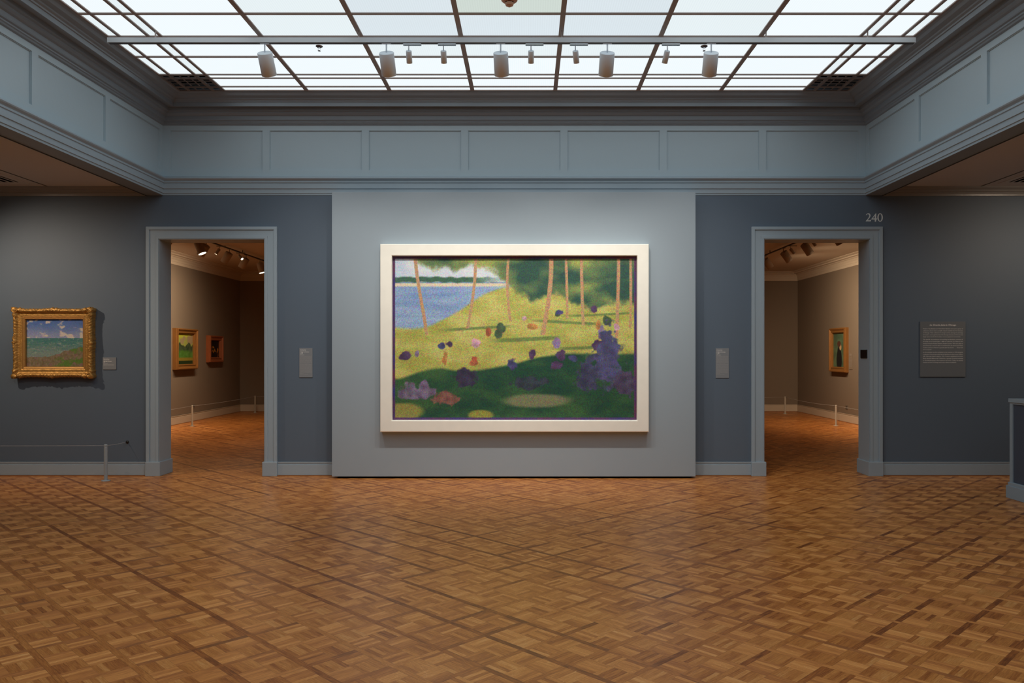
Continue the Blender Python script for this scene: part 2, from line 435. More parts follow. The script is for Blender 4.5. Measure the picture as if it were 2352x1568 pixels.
# corner grilles
for s, side in ((-1, 'left'), (1, 'right')):
    t = thing('ceiling_vent', f'square bronze grille in the {side} far corner of the glowing skylight', 'vent', (s * 3.8165, -0.652, ZC), 0, 'skylight corner grilles')
    hx, hy = 0.2735, 0.279
    bm = bmesh.new(); box(bm, -hx, hx, -hy, hy, 0.10, 0.105); obj('backing', bm, M_black, t)
    bm = bmesh.new()
    t1x = [-hx, -0.1485, 0.1465, hx] if s < 0 else [-hx, -0.1465, 0.1485, hx]
    t1y = [-hy, -0.159, 0.136, hy]
    for x in t1x: box(bm, x - .019, x + .019, -hy, hy, -0.004, 0.004)
    for yv in t1y: box(bm, -hx, hx, yv - .018, yv + .018, -0.0033, 0.0033)
    obj('frame', bm, M_grille, t)
    bm = bmesh.new()
    for x in (t1x[1] + (t1x[2] - t1x[1]) / 3, t1x[1] + 2 * (t1x[2] - t1x[1]) / 3): box(bm, x - .006, x + .006, -hy, hy, 0.003, 0.010)
    for yv in (t1y[1] + (t1y[2] - t1y[1]) / 3, t1y[1] + 2 * (t1y[2] - t1y[1]) / 3): box(bm, -hx, hx, yv - .006, yv + .006, 0.0022, 0.009)
    obj('louvre_bars', bm, M_grille, t)

# ---------------------------------------------------------------- aisles
for n, s in (('ceiling.001', -1), ('ceiling.002', 1)):
    bm = bmesh.new(); a, b = sorted((s * (XW + .2), s * AX)); box(bm, a, b, YF, 0, 3.66, 3.76)
    o = struct('ceiling', bm, M_ceil)
    bm = bmesh.new()   # expansion joint and rim of the vent bay
    xj = s * 5.885
    box(bm, xj - .006, xj + .006, YF + .3, -0.08, 3.655, 3.662); struct('trim_%d' % (5 if s < 0 else 6), bm, M_slot)
    # linear air vent
    t = thing('ceiling_vent', f'slotted air grille in the {"left" if s < 0 else "right"} aisle ceiling at the edge of the photo', 'vent', (s * 6.62, -0.75, 3.66), 0, 'aisle ceiling air grilles')
    bm = bmesh.new()
    box(bm, -0.62, 0.62, -0.52, 0.51, -0.008, 0.0, bev=.003)
    obj('frame', bm, M_ceil, t)
    bm = bmesh.new(); box(bm, -0.55, 0.55, -0.47, 0.40, -0.0095, -0.007); obj('slot', bm, M_black, t)
    bm = bmesh.new()
    for k in range(14):
        x = -0.52 + k * 0.08
        box(bm, x - .012, x + .012, -0.47, 0.40, -0.0115, -0.009)
    obj('louvres', bm, M_ceil, t)
corn = [(0, 3.548), (0.012, 3.550), (0.016, 3.572), (0.022, 3.580), (0.022, 3.592), (0.040, 3.598), (0.046, 3.612), (0.046, 3.622), (0.062, 3.632), (0.075, 3.645), (0.080, 3.66)]
struct('trim_7', room_ring(corn, -AX, -XW - .205, YF, 0), M_aisle_trim)
struct('trim_8', room_ring(corn, XW + .205, AX, YF, 0), M_aisle_trim)
struct('wall_left', B(-AX - .15, -AX, YF, .3, 0, 3.76), M_wall)
struct('wall_right', B(AX, AX + .15, YF, .3, 0, 3.76), M_wall)
struct('wall_front', B(-AX - .1, AX + .1, YF - .25, YF, 0, 3.8), M_wall)

# ---------------------------------------------------------------- doors
for s, n, wn in ((-1, 'door_1', 'left'), (1, 'door_2', 'right')):
    d = struct_empty(n, (s * (DI + DO) / 2, 0, 0))
    hw = (DO - DI) / 2
    cw = 0.152
    bm = bmesh.new()
    # flat architrave with an outer back band and an inner bead
    for a, b in ((-hw - cw, -hw), (hw, hw + cw)): box(bm, a, b, -0.028, 0, 0.176, DH + cw - 0.001)
    box(bm, -hw - .001, hw + .001, -0.0278, 0, DH, DH + cw - 0.001)
    for a, b in ((-hw - cw - .004, -hw - cw + .036), (hw + cw - .036, hw + cw + .004)): box(bm, a, b, -0.042, 0, 0.176, DH + cw - .036, bev=.003)
    box(bm, -hw - cw - .004, hw + cw + .004, -0.0425, 0, DH + cw - .04, DH + cw, bev=.003)
    for a, b in ((-hw - .036, -hw), (hw, hw + .036)): box(bm, a, b, -0.034, 0, 0.176, DH + .036, bev=.002)
    box(bm, -hw - .036, hw + .036, -0.0343, 0, DH, DH + .036, bev=.002)
    obj('casing', bm, M_trim, d)
    bm = bmesh.new()
    box(bm, -hw - .001, -hw + .008, -0.026, 0.305, 0.17, DH); box(bm, hw - .008, hw + .001, -0.026, 0.305, 0.17, DH)
    obj('jamb_lining', bm, M_trim, d)
    bm = bmesh.new(); box(bm, -hw, hw, -0.026, 0.305, DH - .008, DH + .001)
    obj('head_lining', bm, M_trim, d)
    for q in (-1, 1):
        bm = bmesh.new()
        a, b = sorted((q * (hw + cw + .008), q * (hw - .026)))
        box(bm, a, b, -0.052, 0.318, 0, 0.18, bev=.006)
        obj('plinth_block', bm, M_trim, d)

# ---------------------------------------------------------------- baseboards
def baseboard(name, x0, x1, y0, y1, nx, ny, m, h=0.178):
    """runs along the wall; (nx,ny) points into the room"""
    bm = bmesh.new()
    def run(dep, z0, z1, bev=0):
        if ny: a, b = sorted((y0, y0 + ny * dep)); box(bm, x0, x1, a, b, z0, z1, bev=bev)
        else: a, b = sorted((x0, x0 + nx * dep)); box(bm, a, b, y0, y1, z0, z1, bev=bev)
    run(0.022, 0.010, h - .034, bev=.003); run(0.014, h - .034, h, bev=.003); run(0.020, h - .012, h, bev=0)
    o = struct(name, bm, m)
    bm = bmesh.new()
    if ny: a, b = sorted((y0, y0 + ny * .028)); box(bm, x0, x1, a, b, 0, .010)
    else: a, b = sorted((x0, x0 + nx * .028)); box(bm, a, b, y0, y1, 0, .010)
    obj('shoe_strip', bm, M_shoe, o)
    return o
cx = DO + .160
baseboard('baseboard_back_left', -AX, -cx, 0, 0, 0, -1, M_trim)
baseboard('baseboard_back_mid', -DI + .160, DI - .160, 0, 0, 0, -1, M_trim)
baseboard('baseboard_back_right', cx, AX, 0, 0, 0, -1, M_trim)
baseboard('baseboard_left', -AX, 0, YF, 0, 1, 0, M_trim)
baseboard('baseboard_right', AX, 0, YF, 0, -1, 0, M_trim)

# ================================================================= GALLERY BEYOND
struct('wall_gallery_left', B(GX0 - .15, GX0, GY0, GY1 + .1, 0, GZ + .1), M_gwall)
struct('wall_gallery_right', B(GX1, GX1 + .15, GY0, GY1 + .1, 0, GZ + .1), M_gwall)
struct('wall_gallery_back', B(GX0 - .1, GX1 + .1, GY1, GY1 + .15, 0, GZ + .1), M_gwall)
struct('ceiling', B(GX0 - .1, GX1 + .1, GY0 - .1, GY1 + .1, GZ, GZ + .1), M_gceil)
gc = [(0, 3.468), (0.010, 3.470), (0.016, 3.525), (0.022, 3.528), (0.030, 3.575), (0.036, 3.578), (0.055, 3.620), (0.075, 3.628), (0.080, 3.642), (0.12, 3.650),
      (0.145, 3.652), (0.150, 3.672), (0.175, 3.676), (0.205, 3.684), (0.228, 3.692), (0.228, GZ)]
struct('trim_9', room_ring(gc, GX0, GX1, GY0, GY1), M_gtrim)
baseboard('baseboard_gallery_left', GX0, 0, GY0, GY1, 1, 0, M_gtrim, 0.19)
baseboard('baseboard_gallery_right', GX1, 0, GY0, GY1, -1, 0, M_gtrim, 0.19)
baseboard('baseboard_gallery_back', GX0, GX1, GY1, 0, 0, -1, M_gtrim, 0.19)

# ================================================================= DISPLAY WALL + LARGE PAINTING
t = thing('display_wall', 'tall pale grey freestanding display wall behind the large white-framed painting', 'wall', (0, 0, 0))
bm = bmesh.new(); box(bm, -2.262, 2.255, -0.22, -0.045, 0.024, 3.556, bev=.002); obj('panel', bm, M_panelwall, t)
bm = bmesh.new(); box(bm, -2.20, 2.20, -0.19, -0.05, 0, 0.0235); obj('base', bm, M_black, t)

def canvas(w, h, fn, nx, ny, name, parent, y, speck=140, amt=0.16):
    me = bpy.data.meshes.new(name)
    vs = [((i / nx - .5) * w, 0, (j / ny - .5) * h) for j in range(ny + 1) for i in range(nx + 1)]
    fs = [(j * (nx + 1) + i, j * (nx + 1) + i + 1, (j + 1) * (nx + 1) + i + 1, (j + 1) * (nx + 1) + i) for j in range(ny) for i in range(nx)]
    k = len(vs)      # wooden stretcher depth behind the paint film
    vs += [(-w / 2, .02, -h / 2), (w / 2, .02, -h / 2), (w / 2, .02, h / 2), (-w / 2, .02, h / 2)]
    c0, c1, c2, c3 = 0, nx, (ny + 1) * (nx + 1) - 1, ny * (nx + 1)
    fs += [(c0, k, k + 1, c1), (c1, k + 1, k + 2, c2), (c2, k + 2, k + 3, c3), (c3, k + 3, k, c0), (k, k + 3, k + 2, k + 1)]
    me.from_pydata(vs, [], fs)
    at = me.color_attributes.new('paint', 'FLOAT_COLOR', 'POINT')
    data = []
    for j in range(ny + 1):
        for i in range(nx + 1):
            c = fn(i / nx, j / ny); data += [s2l(max(0, min(255, c[0]))), s2l(max(0, min(255, c[1]))), s2l(max(0, min(255, c[2]))), 1.0]
    data += [0.2, 0.15, 0.1, 1] * 4
    at.data.foreach_set('color', data)
    m = bpy.data.materials.new('paint_' + name); m.use_nodes = True
    N = m.node_tree.nodes; L = m.node_tree.links; p = N['Principled BSDF']
    p.inputs['Roughness'].default_value = 0.5; p.inputs['Specular IOR Level'].default_value = 0.3
    a = N.new('ShaderNodeAttribute'); a.attribute_name = 'paint'
    tc = N.new('ShaderNodeTexCoord'); vo = N.new('ShaderNodeTexVoronoi'); vo.inputs['Scale'].default_value = speck
    L.new(tc.outputs['Object'], vo.inputs['Vector'])
    hs = N.new('ShaderNodeMix'); hs.data_type = 'RGBA'; hs.blend_type = 'OVERLAY'; hs.inputs[0].default_value = amt * 2
    L.new(a.outputs['Color'], hs.inputs[6]); L.new(vo.outputs['Color'], hs.inputs[7]); L.new(hs.outputs[2], p.inputs['Base Color'])
    me.materials.append(m)
    o = bpy.data.objects.new('canvas', me); C.objects.link(o); o.parent = parent; o.location = (0, -y, 0)
    return o
def nz(x, y, s=0): return noise.noise(Vector((x, y, s * 7.7)))
def fb(x, y, s=0): return nz(x, y, s) + .5 * nz(2 * x, 2 * y, s + 1) + .25 * nz(4 * x, 4 * y, s + 2)
def mixc(a, b, t):
    t = max(0, min(1, t)); return tuple(a[i] * (1 - t) + b[i] * t for i in range(3))
def sm(x, a, b):
    t = max(0, min(1, (x - a) / (b - a))); return t * t * (3 - 2 * t)

# generic stippled parkland: no figures, own layout, same family of colours
RB = random.Random(33)
shrubs = []
for k in range(30):
    u = RB.uniform(.04, .97); v = RB.uniform(.33, .70); s_ = .3 + (1 - v) * 1.1
    if u < .45: v = min(v, .36 + .45 * u)
    shrubs.append((u, v, RB.uniform(.012, .03) * s_, RB.uniform(.025, .05) * s_, RB.choice([(74, 56, 84), (150, 84, 60), (66, 66, 104), (176, 140, 150), (120, 104, 136), (156, 112, 66), (66, 84, 62)])))
shrubs += [(.88, .36, .055, .22, (72, 72, 104)), (.80, .27, .05, .13, (60, 62, 86)), (.10, .17, .085, .06, (104, 94, 116)), (.22, .13, .06, .05, (112, 78, 70)), (.30, .25, .045, .08, (54, 50, 70)), (.56, .22, .07, .05, (48, 56, 66)), (.95, .22, .05, .10, (70, 62, 84))]
trunks = [(.12, .52, .010), (.31, .56, .009), (.50, .60, .008), (.62, .52, .013), (.71, .62, .008), (.78, .58, .009), (.92, .50, .010), (.97, .56, .008)]
def big(u, v):
    e = 0.010
    if min(u, 1 - u) < e or min(v * .667, (1 - v) * .667) < e:
        return mixc((120, 60, 80), (60, 60, 130), .5 + .8 * nz(u * 9, v * 9, 3))
    n = fb(u * 4, v * 4, 1)
    water = mixc((112, 142, 188), (168, 188, 212), .5 + fb(u * 3, v * 18, 2) * .8)
    sky = mixc((176, 194, 220), (214, 220, 226), .5 + n)
    lime = mixc((172, 170, 84), (200, 194, 112), .5 + fb(u * 8, v * 12, 4))
    dark = mixc((38, 76, 60), (64, 100, 64), .5 + fb(u * 7, v * 10, 5))
    fol = mixc((52, 86, 74), (156, 166, 92), .40 + fb(u * 6, v * 6, 6) * 1.2)
    c = sky if v > .84 else water
    bank = .56 + .25 * sm(u, .08, .50) + .012 * n
    c = mixc(lime, c, sm(v, bank - .01, bank + .015))
    c = mixc(c, (222, 208, 178), (1 - sm(abs(v - .825), .006, .014)) * sm(v, bank, bank + .02))
    c = mixc(c, (66, 104, 84), (1 - sm(abs(v - .855 - .01 * nz(u * 30, 0, 2)), .010, .022)) * (1 - sm(u, .3, .5)))
    can = 1.02 - .10 * sm(u, .0, .15) - .16 * sm(u, .40, .60) - .05 * sm(u, .7, .9) + .09 * fb(u * 4.5, 0.3, 8) + .035 * fb(u * 22, v * 14, 12)
    c = mixc(c, fol, sm(v, can - .025, can + .025))
    # bands of shade lying on the meadow
    for bv, bw, uu in ((.50, .016, .55), (.56, .011, .35), (.60, .011, .72), (.65, .009, .85), (.45, .012, .80)):
        k = (1 - sm(abs(v - bv - .015 * math.sin(u * 6 + bv * 30)), bw * .5, bw)) * (1 - sm(abs(u - uu), .08, .18))
        c = mixc(c, (98, 122, 72), .75 * k)
    low = .40 - .10 * sm(u, .0, .3) * (1 - sm(u, .3, .75)) - .14 * (1 - sm(u, 0, .22)) + .015 * n
    c = mixc(dark, c, sm(v, low - .012, low + .012))
    for (a_, b_, ra, rb, col) in ((.60, .12, .14, .045, (126, 130, 98)), (.03, .05, .09, .05, (152, 148, 80)), (.36, .03, .05, .03, (150, 148, 70))):
        k = math.hypot((u - a_) / ra, (v - b_) / rb) + .2 * n; c = mixc(col, c, sm(k, .75, 1.2))
    for (tu, tv, tw) in trunks:
        if v > tv:
            lean = tu + .03 * math.sin((v - tv) * 4 + tu * 20) * (1 if tu < .7 else .2)
            c = mixc((190, 150, 112), c, sm(abs(u - lean), tw * .55, tw * .8))
    for (bu, bv, a, b, col) in shrubs:
        dx, dy = (u - bu) / a, (v - bv) / b
        if abs(dx) < 1.6 and abs(dy) < 1.6:
            k = math.hypot(dx, dy if dy > 0 else dy * 1.35) + .55 * fb(u * 34, v * 24, bu * 9)
            c = mixc(mixc(col, tuple(q * 1.3 for q in col), .5 + nz(u * 40, v * 28, 9)), c, sm(k, .75, 1.05))
    return c

pt = thing('framed_painting', 'large stippled parkland painting in a wide plain cream-white frame on the pale display wall', 'painting', (0.008, -0.22, 1.742))
W, H = 3.306, 2.312
prof = [(0.0, 0.0), (0.0, 0.092), (0.004, 0.098), (0.010, 0.100), (0.135, 0.100), (0.141, 0.097), (0.144, 0.090), (0.144, 0.032)]
o = obj('frame', frame_ring(W, H, prof), M_cream, pt)
canvas(W - .284, H - .284, big, 420, 280, 'parkland', pt, 0.036, speck=120, amt=.20)

# ---------------------------------------------------------------- ornate gilded painting
def gold_disp(s, t, k, x, z):
    # scrolls swell at the corners and the middle of each side; leafwork ripples in between
    if k in (0, 1): sc = 0.0
    if k > 9: return (0, 0, 0)
    e = min(t, 1 - t); side = 1.0
    corner = max(0, 1 - e / 0.14); mid = max(0, 1 - abs(t - .5) / 0.12)
    sw = corner ** .6 * 0.021 * (0.7 + .5 * math.sin(e * 90)) + mid ** .7 * 0.015 * (0.7 + .4 * math.cos((t - .5) * 100))
    wt = (0.6, 1, 1, 1, .9, .75, .5, .3, .1, 0)[k]
    rip = 0.0045 * math.sin(t * 150 + k * 1.3) + 0.006 * nz(x * 45, z * 45, k)
    out = (sw + rip) * wt
    dirs = ((0, -1), (1, 0), (0, 1), (-1, 0))[s]
    if e < 1e-6:
        pd = ((0, -1), (1, 0), (0, 1), (-1, 0))[(s - 1) % 4]; dirs = (dirs[0] + pd[0], dirs[1] + pd[1])
    hgt = (0.012 * nz(x * 60, z * 60, k + 3) + .012 * corner + .008 * mid) * (0, .3, .8, 1, 1, .8, .6, .3, .1, 0)[k]
    return (dirs[0] * out, hgt, dirs[1] * out)
def sea(u, v):
    n = fb(u * 5, v * 5, 11)
    hz = .60
    if v > hz:
        c = mixc((150, 158, 190), (84, 116, 178), sm(v, hz, .95) + n * .15)
        cl = fb(u * 5.5 + 3, v * 7, 13)
        c = mixc(c, (212, 200, 190), sm(cl, .12, .42))
    else:
        c = mixc((128, 146, 138), (72, 124, 122), sm(v, .25, hz) + fb(u * 8, v * 45, 14) * .5)
        c = mixc(c, (176, 182, 170), sm(fb(u * 20, v * 80, 15), .45, .6) * .7)
    sh = .20 + .20 * sm(u, .30, .95) + .03 * fb(u * 10, 1, 16)
    if v < sh:
        g = fb(u * 26, v * 14, 17)
        c = mixc((118, 106, 78), (142, 128, 104), .5 + g)
        c = mixc(c, (96, 128, 58), sm(fb(u * 5, v * 7, 18), -.05, .3) * sm(u, .25, .7))
        c = mixc(c, (150, 112, 116), sm(fb(u * 16, v * 16, 19), .2, .5) * .6)
    return c
g = thing('framed_painting', 'seascape in an ornate carved gold frame on the wall left of the left doorway', 'painting', (-5.812, 0, 1.685))
W, H = 0.985, 0.855
gp = [(0.0, 0.0), (0.0, 0.06), (-0.004, 0.085), (0.006, 0.100), (0.020, 0.108), (0.034, 0.104), (0.045, 0.090), (0.052, 0.078), (0.062, 0.072), (0.075, 0.072), (0.085, 0.076), (0.092, 0.070), (0.098, 0.066)]
o = obj('frame', frame_ring(W, H, gp, 90, gold_disp), M_gold, g, smooth=True)
ip = [(0.097, 0.066), (0.104, 0.070), (0.108, 0.064), (0.118, 0.058), (0.123, 0.062), (0.128, 0.056), (0.130, 0.045), (0.130, 0.02)]
obj('inner_slip', frame_ring(W, H, ip), M_goldflat, g)
# carved leaf scrolls, one part per corner, per side centre and per run between them
def blob(x, z, y, a, b, c, ang):
    vs = bmesh.ops.create_icosphere(bm, subdivisions=2, radius=1)['verts']
    Mx = Matrix.Translation((x, -y, z)) @ Matrix.Rotation(ang, 4, 'Y') @ Matrix.Diagonal((a, b, c, 1))
    bmesh.ops.transform(bm, matrix=Mx, verts=vs)
RG = random.Random(5)
for sx in (-1, 1):
    for sz in (-1, 1):
        bm = bmesh.new()
        X0, Z0 = sx * (W / 2 - .022), sz * (H / 2 - .022)
        for k in range(15):
            th = k * .62; r = .004 + .0025 * k
            blob(X0 + sx * r * math.cos(th) * -1, Z0 + sz * r * math.sin(th), .104, .013, .010, .0065, th)
        for q in range(5):
            blob(X0 - sx * (.05 + q * .017), Z0 + sz * (.006 * math.sin(q * 2)), .102, .013, .008, .007, q * .3)
            blob(X0 + sx * (.006 * math.sin(q * 2)), Z0 - sz * (.05 + q * .017), .102, .007, .008, .013, q * .3)
        obj('corner_scroll', bm, M_gold, g, smooth=True)
for (x, z, h_) in ((0, H / 2 - .02, 1), (0, -H / 2 + .02, 1), (-W / 2 + .018, 0, 0), (W / 2 - .018, 0, 0)):
    bm = bmesh.new()
    blob(x, z, .106, .020 if h_ else .013, .012, .013 if h_ else .020, 0)
    for q in range(1, 7):
        for sg in (-1, 1):
            o_ = sg * q * .017
            blob(x + (o_ if h_ else 0), z + (0 if h_ else o_) + (.005 * math.sin(q * 2.2) if h_ else 0), .103, .013, .009, .008, q * sg * .3 + (0 if h_ else PI / 2))
    obj('cartouche', bm, M_gold, g, smooth=True)
    for sg in (-1, 1):
        bm = bmesh.new(); L0, L1 = .125, (W if h_ else H) / 2 - .14; n_ = int((L1 - L0) / .014)
        for k in range(n_ + 1):
            o_ = sg * (L0 + (L1 - L0) * k / n_); wv = .006 * math.sin(k * 1.1)
            if h_: blob(x + o_, z - math.copysign(.004, z) + wv, .099, .010, .007, .005, .5 * math.sin(k * 2.3))
            else: blob(x - math.copysign(.008, x) + wv, z + o_, .099, .005, .007, .010, .5 * math.sin(k * 2.3))
        obj('leaf_garland', bm, M_gold, g, smooth=True)
canvas(W - .258, H - .258, sea, 160, 130, 'seascape', g, 0.03, speck=160, amt=.12)

# ---------------------------------------------------------------- small paintings in the gallery
def simple_painting(label, x, y, z, rz, w, h, dep, fw, m, fn, nm, steps=3):
    t = thing('framed_painting', label, 'painting', (x, y, z), rz)
    pr = [(0, 0), (0, dep * .7), (fw * .06, dep * .75), (fw * .06, dep), (fw * .25, dep * 1.02), (fw * .34, dep * .86), (fw * .42, dep * .86), (fw * .46, dep * .74),
          (fw * .70, dep * .70), (fw * .74, dep * .78), (fw * .84, dep * .78), (fw * .88, dep * .62), (fw * .98, dep * .6), (fw, dep * .5), (fw, dep * .28)]
    obj('frame', frame_ring(w, h, pr), m, t)
    canvas(w - 2 * fw + .004, h - 2 * fw + .004, fn, 80, 90, nm, t, dep * .3, speck=120, amt=.10)
    return t
def garden(u, v):
    c = mixc((150, 160, 80), (180, 186, 60), sm(v, .8, .95))
    c = mixc(c, (150, 135, 105), sm(fb(u * 4, v * 4, 30) + .2 - abs(v - .72) * 2, 0, .3))
    tl = .62 + .12 * fb(u * 5, .4, 31)
    c = mixc(mixc((40, 62, 42), (70, 86, 60), .5 + fb(u * 7, v * 7, 32)), c, sm(v, tl - .02, tl + .02))
    c = mixc(mixc((64, 110, 34), (84, 128, 60), .5 + fb(u * 7, v * 7, 33)), c, sm(v, .38 + .08 * fb(u * 4, 2, 34), .5))
    if v < .22: c = (132, 118, 44)
    if v < .12: c = (34, 52, 26)
    return c
def dusk(u, v):
    c = (26, 20, 14)
    k = fb(u * 5, v * 4, 40) + .35 - abs(v - .35) * 1.2 - abs(u - .55) * .6
    return mixc(c, mixc((170, 120, 30), (210, 120, 40), .5 + fb(u * 9, v * 9, 41)), sm(k, .05, .5))
def verdant(u, v):
    c = mixc((70, 92, 72), (92, 116, 88), .5 + fb(u * 3, v * 5, 50))
    k = math.hypot((u - .5) / (.16 + .20 * max(0, .6 - v)), (v - .28) / .36); c = mixc((28, 30, 32), c, sm(k, .85, 1.1))
    k = math.hypot((u - .6) / .1, (v - .58) / .10); c = mixc((190, 160, 120), c, sm(k, .7, 1.1))
    k = math.hypot((u - .48) / .16, (v - .68) / .09); return mixc((88, 56, 44), c, sm(k, .8, 1.1))
ycam = lambda D: CAMY + D
simple_painting('green garden picture in a brown stepped wood frame seen through the left doorway', GX0, ycam(17.62), 1.645, PI / 2, 1.06, .90, .12, .115, M_oak, garden, 'garden')
simple_painting('small dark and gold picture in a reddish frame seen through the left doorway', GX0, ycam(19.28), 1.655, PI / 2, .82, .64, .11, .12, M_red, dusk, 'dusk')
simple_painting('tall green and black picture in a gold-brown frame through the right doorway', GX1, ycam(18.21), 1.625, -PI / 2, .92, 1.01, .10, .12, M_oak, verdant, 'verdant')

# ================================================================= LABELS
def plate(name, label, cat, xc, zc, w, h, m, y=0.0, d=.006, rz=0, pos=None):
    t = thing(name, label, cat, pos or (xc, y, zc), rz)
    bm = bmesh.new(); box(bm, -w / 2, w / 2, -d - .002, 0, -h / 2, h / 2, bev=.0008); obj('plate', bm, m, t)
    return t
def dashes(bm, x0, x1, z, y, hgt, rr, full=True):
    """a line of print too small to read: word-length dashes"""
    x = x0
    while x < x1 - .002:
        w = rr.uniform(.006, .018); e = min(x + w, x1)
        v = [bm.verts.new(q) for q in ((x, y, z), (e, y, z), (e, y, z + hgt), (x, y, z + hgt))]; bm.faces.new(v)
        x = e + .0028
def small_label(label, xc, zc, w, h):
    t = plate('wall_label', label, 'label', xc, zc, w, h, M_label)
    y = -.0085
    bm = bmesh.new(); x0 = -w / 2 + .012; top = h / 2
    text_bm('Georges Seurat', .0115, x0, top - .026, y, bold=.0003, parent_bm=bm)
    text_bm('French, 1859–1891', .0095, x0, top - .038, y, parent_bm=bm)
    text_bm('A Sunday on La Grande Jatte', .0115, x0, top - .054, y, bold=.0004, parent_bm=bm, width=.112)
    text_bm('— 1884', .0105, x0, top - .066, y, bold=.0003, parent_bm=bm)
    text_bm('1884–86', .0095, x0, top - .077, y, parent_bm=bm)
    text_bm('Oil on canvas', .0095, x0, top - .090, y, parent_bm=bm)
    obj('heading', bm, M_ink, t)
    bm = bmesh.new(); rr = random.Random(3)
    z = top - .108
    for k in range(9): dashes(bm, x0, w / 2 - .012 if k < 8 else w / 2 - .04, z, y, .0045, rr); z -= .0107
    z -= .004
    for k in range(12): dashes(bm, x0, w / 2 - .012 if k < 11 else -.03, z, y, .0045, rr); z -= .0107
    z -= .003; dashes(bm, x0, .03, z, y, .004, rr)
    obj('body_text', bm, M_ink2, t)
small_label('tall narrow grey wall label between the left doorway and the pale display wall', -2.645, 1.435, .168, .372)
small_label('tall narrow grey wall label between the pale display wall and the right doorway', 2.639, 1.430, .168, .378)
t = plate('wall_label', 'small squarish grey wall label to the right of the gold-framed seascape', 'label', -5.138, 1.425, .170, .155, M_label)
bm = bmesh.new()
text_bm('Claude Monet', .0125, -.074, .052, -.0085, bold=.0003, parent_bm=bm)
text_bm('French, 1840–1926', .0095, -.074, .040, -.0085, parent_bm=bm)
text_bm('Cliff Walk at Pourville', .0130, -.074, .022, -.0085, bold=.0006, parent_bm=bm, width=.102)
text_bm('1882', .0095, -.074, .011, -.0085, parent_bm=bm)
text_bm('Oil on canvas', .0095, -.074, -.006, -.0085, parent_bm=bm)
dashes(bm, -.074, .058, -.020, -.0085, .004, random.Random(2))
obj('lettering', bm, M_ink, t)
t = plate('wall_text_panel', 'large grey text panel headed in white on the dark wall right of the right doorway', 'sign', 5.435, 1.606, .576, .702, M_label2, d=.012)
lines = ["Frederic Clay Bartlett and Helen Birch Bartlett were part a group of", "collectors whose loans and gifts helped establish the Art Institute",
         "of Chicago. Their collection broke ground by placing the paintings", "of modern, avant-garde artists like Georges Seurat and Vincent van",
         "Gogh next to works from earlier, more accepted art movements.", None,
         "The specific circumstances surrounding the Bartletts’ purchase of", "A Sunday on La Grande Jatte—1884 are unknown. In a letter to Art",
         "Institute director Robert Harshe, Frederic wrote: “We were able to", "get almost by a miracle what is considered to be almost the finest",
         "modern picture in France ‘La grande Jatte’ by Seurat . . . . Every inch", "of it is superb.”", None,
         "La Grande Jatte was first exhibited at the museum in 1924 alongside", "a selection of works provided by the Bartletts in what is now Gallery",
         "240. Following Helen’s death in 1925, Frederic established the Helen", "Birch Bartlett Memorial Collection, a group of works including",
         "La Grande Jatte given to the museum in her honor. Today, the painting", "remains an icon of Chicago and a pop culture touchstone."]
short = {4: .94, 11: .225, 18: .835}
bm = bmesh.new(); y = -.0150
text_bm('La Grande Jatte', .026, -.170, .298, y, shear=.25, bold=.0006, parent_bm=bm, width=.200)
text_bm('in Chicago', .026, .038, .298, y, bold=.0006, parent_bm=bm, width=.130)
obj('heading', bm, M_ink, t)
bm = bmesh.new(); z = .254
for k, ln in enumerate(lines):
    if ln is None: z -= .0085; continue
    text_bm(ln, .0165, -.253, z, y, parent_bm=bm, width=.506 * short.get(k, 1.0), bold=.0001); z -= .0256
obj('body_text', bm, M_ink, t)
# room number drawn as cut vinyl
t = thing('room_number', 'pale serif room number 240 on the dark wall above the right doorway', 'sign', (4.461, -.001, 3.228))
def glyph(polys, name):
    cu = bpy.data.curves.new('g', 'CURVE'); cu.dimensions = '2D'; cu.fill_mode = 'BOTH'; cu.extrude = .0012
    for P_ in polys:
        sp = cu.splines.new('POLY'); sp.points.add(len(P_) - 1); sp.use_cyclic_u = True
        for i, (a, b) in enumerate(P_): sp.points[i].co = ((a - 655) / 23.52 / 180.8, (905 - b) / 23.52 / 180.8, 0, 1)
    o = bpy.data.objects.new('g', cu); C.objects.link(o); dg = bpy.context.evaluated_depsgraph_get(); dg.update()
    me = bpy.data.meshes.new_from_object(o.evaluated_get(dg)); bpy.data.objects.remove(o)
    me.transform(Matrix.Rotation(PI / 2, 4, 'X')); me.materials.append(M_num)
    q = bpy.data.objects.new(name, me); C.objects.link(q); q.parent = t
def ell(cx_, cy_, rx, ry, n=40): return [(cx_ + rx * math.cos(2 * PI * i / n), cy_ + ry * math.sin(2 * PI * i / n)) for i in range(n)]
glyph([[(665, 570), (690, 520), (740, 480), (800, 465), (860, 480), (905, 530), (917, 590), (900, 655), (860, 725), (800, 795), (750, 845), (880, 843), (915, 820), (945, 820), (930, 905), (655, 900), (660, 885), (740, 800), (800, 720), (842, 650), (850, 590), (835, 548), (800, 522), (760, 517), (720, 532), (690, 570)]], 'numeral_two')
glyph([[(1205, 468), (1225, 468), (1222, 745), (1270, 752), (1268, 802), (1222, 803), (1222, 900), (1180, 925), (1145, 915), (1148, 803), (960, 800), (960, 785)], [(1148, 590), (1035, 745), (1148, 748)]], 'numeral_four')
glyph([ell(1435, 693, 148, 228), ell(1435, 693, 78, 190)], 'numeral_zero')
# dark plate in the right reveal
t = thing('wall_plate', 'small dark rectangular plate on the inner side of the right doorway', 'plate', (DO - .008, 0.125, 1.545))
bm = bmesh.new(); box(bm, -.012, 0, -.095, .095, -.054, .054, bev=.003); obj('cover', bm, M_dark, t)
